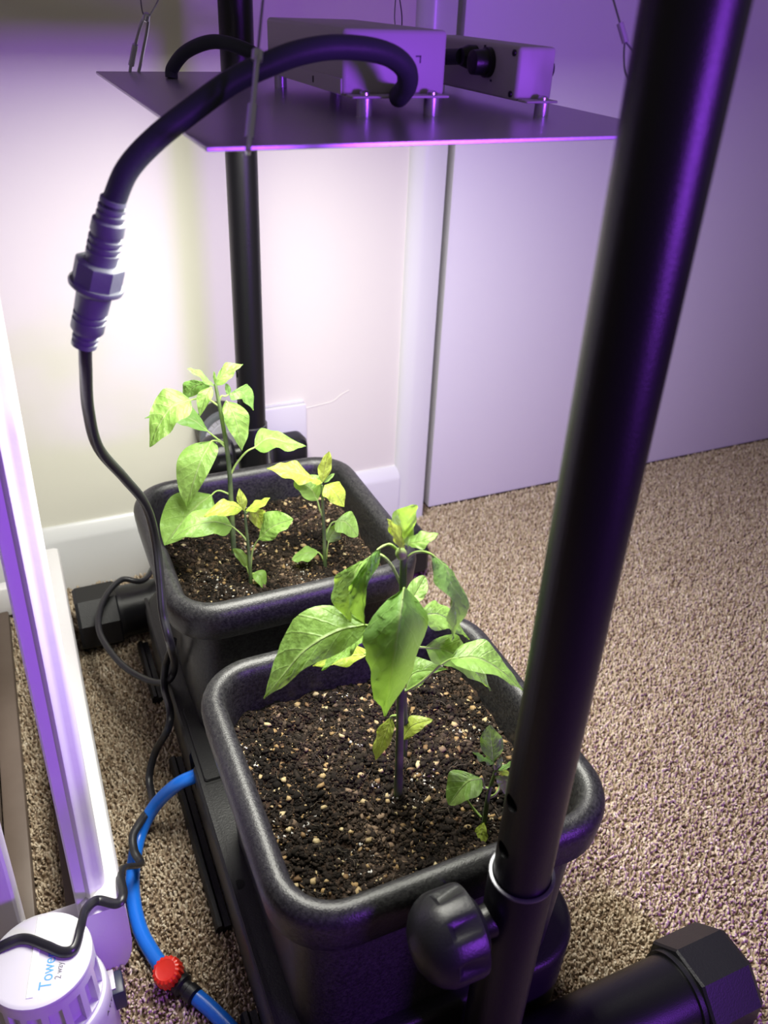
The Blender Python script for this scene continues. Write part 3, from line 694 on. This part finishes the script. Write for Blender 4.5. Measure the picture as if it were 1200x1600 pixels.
# rotary knobs and glands on the narrow driver
lathe('dimmer_knob', [(0, .0085), (.003, .0085), (.0035, .0075), (.012, .0068), (.0125, .005)], (.2965, .5135, .6993), (-1, 0, 0), M['blackplastic'], d2, seg=28)
lathe('cable_gland', [(0, .0068), (.005, .0068), (.010, .0050)], (.2965, .5325, .7010), (-1, 0, 0), M['blackplastic'], d2, seg=20)
lathe('dimmer_knob', [(0, .0055), (.005, .0055), (.006, .0040)], (.3225, .4920, .6975), (1, 0, 0), M['blackplastic'], d2, seg=24)
for zz in (.6845, .7065): lathe('screw', [(0, .0018), (.001, .0018), (.0014, .0010)], (.2965, .4840, zz), (-1, 0, 0), M['blackplastic'], d2, seg=10)
for yy in (.519, .508):
    box('mark', .2961, .2966, yy, yy + .0020, .7072 if yy > .51 else .6890, .7084 if yy > .51 else .6902, M['darkprint'], d2)

# cables on top of the panel
cabA = thing('driver_cable', at_h(268, 114, .74), 'short thick black cable arching behind the wide driver onto the panel', 'cable')
tube('cable', [at_y(268, 122, .70), at_y(270, 106, .70), at_y(292, 80, .685), at_y(335, 65, .665), at_y(385, 78, .645), at_y(425, 104, .64), (.196, .645, .690), (.235, .648, .692), (.270, .62, .695), (.283, .56, .699), (.288, .5345, .701)], .0047, M['rubber'], cabA, seg=16)

cabB = thing('light_power_cord', at_h(270, 1040, .56), 'black power cord with grey screw connector hanging off the grow light', 'power cord')
thick = [Vector((.2290, .4980, .6835)), at_h(624, 150, .518), at_h(636, 132, .505), at_h(634, 108, .497), at_h(612, 88, .490), at_h(575, 77, .482), at_h(520, 74, .474), at_h(470, 82, .466), at_h(425, 98, .458), at_h(365, 126, .450), at_h(300, 172, .444), at_h(242, 218, .440), at_h(200, 264, .440), at_h(179, 312, .442), at_h(176, 326, .442)]
tube('thick_cable', thick, .0057, M['rubber'], cabB, seg=18)
c0, c1 = at_h(178, 308, .442), at_h(131, 540, .456)
axc = (c1 - c0); Lc = axc.length
def rib(lst): return lst
S = Lc / 232.0
def sec(name, rows, sides=None, m='greyconn'):
    return lathe(name, [(d * S, r * S) for d, r in rows], c0, axc, M[m], cabB, seg=32, sides=sides)
sec('strain_relief', [(0, 12), (2, 17.5), (8, 18), (9, 15), (12, 15), (13, 18.5), (18, 18.5), (19, 15.5), (22, 15.5), (23, 19), (30, 19), (33, 17)])
sec('connector_body', [(31, 19), (34, 22.5), (50, 23), (52, 22), (54, 20.5), (57, 20.5), (58, 23), (63, 23), (64, 20.5), (67, 20.5), (68, 23), (73, 23), (74, 20.5), (77, 20.5), (78, 23), (98, 22)])
sec('coupling_nut', [(94, 30), (96, 34), (99, 35), (127, 35), (128, 33)], sides=8)
sec('nut_flange', [(127, 30), (127, 38), (130, 39), (134, 38), (140, 30), (144, 26)])
sec('plug_body', [(140, 27), (146, 25), (172, 24), (173, 21.5), (176, 21.5), (177, 24), (182, 24), (183, 21.5), (186, 21.5), (187, 24), (203, 24), (207, 21)])
sec('strain_relief', [(204, 19.5), (207, 19), (210, 19), (211, 16), (214, 16), (215, 19), (219, 19), (220, 16), (223, 16), (224, 18.5), (231, 18.5), (233, 15)])
cordp = [at_h(133, 530, .455), at_h(134, 575, .462), at_h(138, 640, .485), at_h(154, 700, .515), at_h(195, 748, .555), at_h(228, 790, .578), at_h(243, 845, .590), at_h(250, 905, .580), at_h(255, 960, .568), at_h(267, 1010, .566), Vector(at_z(273, 1042, .140)), Vector(at_z(262, 1064, .1115)), Vector(at_z(232, 1063, .095)), Vector(at_z(188, 1036, .085)), Vector(at_z(155, 985, .085)), Vector(at_z(162, 938, .095)), Vector(at_z(190, 906, .100)), Vector(at_z(228, 904, .090)), Vector((.130, .985, .085)), Vector((.190, 1.000, .120)), Vector((.222, 1.004, .150))]
tube('cord', cordp, .0036, M['cord'], cabB, seg=12)

cabC = thing('flat_extension_cord', at_z(232, 1230, .01), 'thin twisted flat black cord running from the tray over the white tower socket', 'cord')
zc = [(270, 1000, .190), (268, 1012, .165), (259, 1040, .128), (257, 1075, .1105), (266, 1112, .1095), (262, 1140, .098), (243, 1174, .060), (233, 1215, .034), (238, 1255, .030), (222, 1280, .034), (208, 1305, .034), (210, 1330, .032), (219, 1350, .034), (193, 1356, .066), (188, 1372, .084), (192, 1398, .094), (182, 1412, .094), (152, 1407, .094), (134, 1422, .110), (126, 1450, .124), (117, 1481, .1265), (98, 1488, .1265), (72, 1478, .1265), (38, 1467, .1265), (4, 1478, .1265), (-50, 1512, .118)]
tube('cord', [at_z(*q) for q in zc], .0040, M['cord'], cabC, seg=10, flat=.70)

# hanging wires
APEX = Vector((.222, .572, 1.055))
def hanger(foot, label, loop=.016, side=None, wide=1.0, hook=.030):
    t = thing('hanging_wire', foot, label, 'wire hanger', 'wire hangers of the grow light')
    f = Vector(foot); d = (APEX - f).normalized()
    sd = Vector(side) if side else d.cross(Vector((0, 1, 0)))
    sd = (sd - d * sd.dot(d)).normalized()
    # snap hook: a long bent ring with a sprung barrel
    c_a, c_b = f - d * .004, f + d * hook
    ring = [c_a, c_a + d * .003 + sd * .0030, c_a.lerp(c_b, .5) + sd * .0034, c_b - d * .006 + sd * .0024, c_b, c_b - d * .005 - sd * .0022, c_a.lerp(c_b, .5) - sd * .0030, c_a + d * .003 - sd * .0030, c_a]
    tube('snap_hook', ring, .0012, M['bare'], t, seg=8, n=5)
    tube('hook_barrel', [c_a.lerp(c_b, .18) + sd * .0032, c_a.lerp(c_b, .52) + sd * .0034], .0023, M['bare'], t, seg=10, n=0)
    lathe('hook_swivel', [(0, .0012), (.001, .0026), (.005, .0026), (.006, .0014)], c_b - d * .004, d, M['bare'], t, seg=12)
    # wire loop through the hook, ferrule, single wire up to the ring
    q = c_b - d * .001; w = loop * wide
    lp = [q + d * (loop * 2.2), q + d * loop * 1.6 + sd * w * .24, q + d * loop * .9 + sd * w * .38, q + d * loop * .2 + sd * w * .20, q, q + d * loop * .2 - sd * w * .14, q + d * loop * .9 - sd * w * .30, q + d * loop * 1.6 - sd * w * .20, q + d * (loop * 2.2)]
    tube('wire_loop', lp, .00055, M['wire'], t, seg=6, n=6)
    tube('ferrule', [q + d * (loop * 2.1), q + d * (loop * 2.1 + .010)], .0027, M['ferrule'], t, seg=10, n=0, flat=.7)
    tube('wire', [q + d * (loop * 2.1 + .009), APEX], .00055, M['wire'], t, seg=6, n=0)
    return t
hanger((.1165, .7500, PZ), 'steel wire and snap hook at the rear corner of the light panel by the wall', .020, None, 1.0, .044)
hanger((.1085, .3960, PZ), 'steel wire and snap hook at the panel corner in front of the thick cable', .016, (.26, .96, 0), .5, .040)
hanger((.3420, .4060, PZ), 'wire with crimped ferrule half hidden behind the front post', .0125, None, 1.1, .022)
hanger((.3450, .7480, PZ), 'thin wire rising behind the wide driver box', .02, None, .5)
hk = thing('ceiling_hook', APEX, 'steel ring and hook joining the hanging wires under the crossbar', 'hook')
tube('ring', [APEX + Vector((math.cos(a) * .008, 0, .006 + math.sin(a) * .008)) for a in np.linspace(0, 6.2832, 13)], .0012, M['bare'], hk, seg=8, n=3)
tube('strap', [APEX + Vector((0, 0, .013)), APEX + Vector((0, 0, .052)), APEX + Vector((0, .012, .068)), APEX + Vector((0, 0, .0855)), APEX + Vector((0, -.012, .068)), APEX + Vector((0, 0, .052))], .0016, M['blackplastic'], hk, seg=8, n=4)

# ------------------------------------------------------------------ blue hose
hs = thing('water_hose', at_z(215, 1440, 0), 'blue water hose with red valve cap lying on the carpet', 'hose')
hz = [(330, 1200, .088), (303, 1213, .085), (275, 1227, .075), (243, 1258, .040), (220, 1300, .017), (209, 1350, .0115), (208, 1400, .0110), (219, 1452, .0110), (240, 1492, .0125), (256, 1513, .0135)]
tube('hose', [at_z(*q) for q in hz], .0066, M['hose'], hs, seg=20)
hz2 = [(292, 1546, .0135), (305, 1556, .0115), (335, 1582, .0110), (372, 1622, .0110), (410, 1680, .0110)]
tube('hose', [at_z(*q) for q in hz2], .0066, M['hose'], hs, seg=20)
v0, v1 = at_z(254, 1512, .0135), at_z(297, 1550, .0135)
vb = lathe('valve_body', [(0, .0055), (.001, .0078), (.006, .0078), (.007, .0062), (.014, .0070), (.018, .0095), (.026, .0095), (.028, .0066), (.032, .0066), (.033, .0080), (.040, .0080), (.041, .006)], v0, (v1 - v0), M['blackplastic'], hs, seg=24)
vc = v0.lerp(v1, .33)
up = Vector((-.25, -.18, 1)).normalized(); vv, vf = [], []
u_ = up.orthogonal().normalized(); w_ = up.cross(u_); sg = 72
prof = [(.004, .0095), (.0055, .0128), (.015, .0124), (.0175, .0112), (.0185, .0085), (.0180, .0070), (.0182, .0)]
for d, r in prof:
    for k in range(sg):
        a = 2 * math.pi * k / sg; g = 1.0 - (.075 if (k % 4) < 2 and .005 < d < .0176 else 0)
        vv.append(vc + up * (d - .001) + (u_ * math.cos(a) + w_ * math.sin(a)) * r * g)
for i in range(len(prof) - 1):
    for k in range(sg):
        A, B_ = i * sg + k, i * sg + (k + 1) % sg; vf.append((A, B_, B_ + sg, A + sg))
mesh_obj('valve_cap', vv, vf, M['red'], hs, 'auto', label='ribbed red valve cap')

# ------------------------------------------------------------------ wall socket, timer, plug
ws = thing('wall_socket', (.272, YW, .188), 'white double wall socket plate behind the rear post', 'socket')
box('face_plate', .197, .3505, YW - .010, YW, .1465, .2320, M['greywhite'] if 'greywhite' in M else M['whitepl'], ws, bevel=.0022, seg=2)
box('back_box', .199, .3485, YW - .004, YW + .0, .2325, .2350, M['whitepl'], ws)
tm = thing('plug_in_timer', (.222, YW - .03, .190), 'round mechanical plug-in timer with pale dial in the wall socket', 'timer')
tc_ = at_y(357, 685, .985)
lathe('timer_body', [(0, .027), (.004, .0345), (.036, .0345), (.039, .0325)], (tc_.x, YW - .010, tc_.z), (0, -1, 0), M['blackplastic'], tm, seg=40)
lathe('dial_ring', [(0, .0350), (.0005, .0362), (.009, .0362), (.010, .0345), (.010, .0300)], (tc_.x, YW - .047, tc_.z), (0, -1, 0), M['ringgrey'] if 'ringgrey' in M else M['greyconn'], tm, seg=48, cap=False)
dl = lathe('dial', [(0, .0302), (.0075, .0302), (.0085, .0295), (.0085, .0230), (.0078, .0225), (.0078, .0215), (.0085, .0210), (.0085, .008), (.0095, .0075), (.0095, .001)], (tc_.x, YW - .047, tc_.z), (0, -1, 0), M['greypl'], tm, seg=48)
for k in range(24):
    a = 2 * math.pi * k / 24; c_, s_ = math.cos(a), math.sin(a)
    p0 = Vector((tc_.x + c_ * .0235, YW - .0556, tc_.z + s_ * .0235)); p1 = Vector((tc_.x + c_ * .0285, YW - .0556, tc_.z + s_ * .0285))
    tube('dial_mark', [p0, p1], .0003, M['greyprint'], dl, seg=4, n=0)
pg = thing('power_plug', (.325, YW - .02, .17), 'black moulded power plug in the wall socket', 'plug')
loft('plug_body', [[Vector((.318 + (p.x), YW - .010 - d, .170 + p.y)) for p in rrect(0, 0, .026 - i, .024 - i, .012, 0, 6)] for d, i in ((0, .001), (.018, 0), (.026, .002), (.030, .007))], M['blackplastic'], pg)
tube('plug_lead', [(.318, YW - .026, .150), (.318, YW - .030, .138), (.322, YW - .030, .100), (.330, YW - .026, .05), (.335, YW - .03, .006)], .0026, M['cord'], pg, seg=8)

# ------------------------------------------------------------------ white tower socket
tp = at_z(62, 1497, .1225); TX, TY = tp.x, tp.y; TR = .0372
tw = thing('tower_socket', (TX, TY, 0), 'round white extension tower socket standing in front of the white frame', 'extension socket')
body = lathe('tower_body', [(0, TR + .0045), (.003, TR + .006), (.060, TR + .0048), (.0695, TR + .0040), (.0715, TR + .0028), (.0715, TR + .0004), (.116, TR - .0002), (.119, TR - .0005)], (TX, TY, 0), (0, 0, 1), M['whitepl'], tw, seg=64)
cs = []
for k in range(16):
    a = 2 * math.pi * (k + .35) / 16
    c = box('cutter', -.0048, .0048, TR - .006, TR + .01, .0745, .1085, M['whitepl'])
    for v in c.data.vertices:
        x, y, z = v.co; v.co = (TX + x * math.cos(a) - y * math.sin(a), TY + x * math.sin(a) + y * math.cos(a), z)
    bm = bmesh.new(); bm.from_mesh(c.data); bmesh.ops.recalc_face_normals(bm, faces=bm.faces); bm.to_mesh(c.data); bm.free(); cs.append(c)
bm = bmesh.new(); bm.from_mesh(body.data); bmesh.ops.recalc_face_normals(bm, faces=bm.faces); bm.to_mesh(body.data); bm.free()
cut(body, cs)
top = lathe('tower_top', [(0, TR - .0005), (.0020, TR), (.0038, TR - .0006), (.0046, TR - .0022), (.0048, TR - .0035)], (TX, TY, .1178), (0, 0, 1), M['whitepl'], tw, seg=64)
ra = math.atan2(*(at_z(103, 1440, .1226) - at_z(68, 1560, .1226)).yx); rd = Vector((math.cos(ra), math.sin(ra), 0)); rp = Vector((-rd.y, rd.x, 0)) * -1
# lettering: two lines running up the right of the top face
b0 = at_z(83, 1541, .1227); b1 = at_z(93, 1480, .1227); xd = (b1 - b0); xd.z = 0; wT = xd.length; xd.normalize()
text_obj('lettering', 'Tower', .0125, M['blueprint'], top, at_z(79, 1545, .1227), xd, (0, 0, 1), squeeze=.80)
text_obj('lettering', '2 way', .0066, M['greyprint'], top, at_z(95, 1529, .1227), xd, (0, 0, 1), squeeze=.80)
# thin raised stripe across the top, whiter than the face around it
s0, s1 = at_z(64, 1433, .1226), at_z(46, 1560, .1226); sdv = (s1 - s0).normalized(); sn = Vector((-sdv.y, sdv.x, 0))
mesh_obj('top_stripe', [s0 + sn * .0025, s0 - sn * .0025, s1 - sn * .0025, s1 + sn * .0025] + [p + Vector((0, 0, .0006)) for p in (s0 + sn * .0022, s0 - sn * .0022, s1 - sn * .0022, s1 + sn * .0022)], [(4, 5, 6, 7), (0, 1, 5, 4), (1, 2, 6, 5), (2, 3, 7, 6), (3, 0, 4, 7)], M['strip'], top, False)
# side print on the lower ring
lp = at_y(145, 1582, TY - .012)
aa = -.55
for k, ch in enumerate('ATT'):
    a = aa + k * .11; n_ = Vector((math.cos(a), math.sin(a), 0)); pos = Vector((TX, TY, .0555)) + n_ * (TR + .0055)
    text_obj('side_lettering', ch, .0052, M['darkprint'], body, pos, (-n_.y, n_.x, 0), n_)
# dark plug in its side
pl0 = Vector((TX + TR + .002, TY + .004, .0400))
pgb = box('side_plug', pl0.x, pl0.x + .012, pl0.y - .010, pl0.y + .010, .028, .052, M['plugblue'], tw, bevel=.002)
box('plug_face', pl0.x - .001, pl0.x + .006, pl0.y - .006, pl0.y + .011, .050, .0535, M['ferrule'], pgb, bevel=.0008)

# ------------------------------------------------------------------ white painted frame
wf = thing('wooden_frame', (-.05, .75, 0), 'white painted wooden frame leaning towards the wall beside the pots', 'wooden frame')
# foot rail with a rounded underside
prof = []
fx0, fx1, fz = -.0435, -.0100, .087
for k in range(17):
    a = math.pi * k / 16
    prof.append(((fx0 + fx1) / 2 + math.cos(a + math.pi) * (fx1 - fx0) / 2, .052 - .052 * math.sin(a) ** .8))
prof += [(fx1, .060), (fx1, fz - .006), (fx1 - .0018, fz - .0018), (fx1 - .006, fz), (fx0 + .004, fz), (fx0, fz - .004), (fx0, .060)]
loft('foot_rail', [[Vector((x, y, z)) for x, z in prof] for y in (.456, .4575, 1.010, 1.012)], M['whitepaint'], wf)
# moulded upright: profile in (x, y) swept up with a slight sideways lean
pr = [(-.0120, .030), (-.0120, .0015), (-.0105, .0), (-.0030, .0), (-.0012, -.0030), (.0004, -.0040), (.0018, -.0030), (.0036, .0005), (.0065, .0030), (.0095, .0040), (.0120, .0062), (.0136, .0100), (.0140, .0160), (.0140, .030)]
def upright(x0, dx, y0, z0, z1, prof_, name):
    loops = []
    for z in np.linspace(z0, z1, 6):
        loops.append([Vector((x0 + dx * (z - z0) + x, y0 + y, z)) for x, y in prof_])
    loft(name, loops, M['whitepaint'], wf)
upright(-.0362, .0262, .474, .060, .82, pr, 'moulded_upright')
pr2 = [(-.030, .030), (-.030, .002), (-.028, 0), (.0, 0), (.002, .002), (.002, .030)]
upright(-.0945, .0300, .480, .030, .82, pr2, 'upright')
box('cross_rail', -.146, -.0425, .478, .496, .012, .056, M['whitepaint'], wf, bevel=.003)
box('cross_rail', -.146, -.0425, .985, 1.003, .012, .056, M['whitepaint'], wf, bevel=.003)
box('slat_and_shade', -.0610, -.0440, .497, .984, .004, .016, M['brownwood_shade'], wf, bevel=.001)  # shaded side of the foot rail, painted in as a dark brown strip
box('slat_and_shade', -.1080, -.0860, .497, .984, .004, .022, M['brownwood_shade'], wf, bevel=.002)
box('slat_and_shade', -.1260, -.1085, .497, .984, .020, .062, M['brownwood_shade'], wf, bevel=.002)
box('slat_and_shade', -.1480, -.1265, .497, .984, .010, .078, M['brownwood_shade'], wf, bevel=.002)
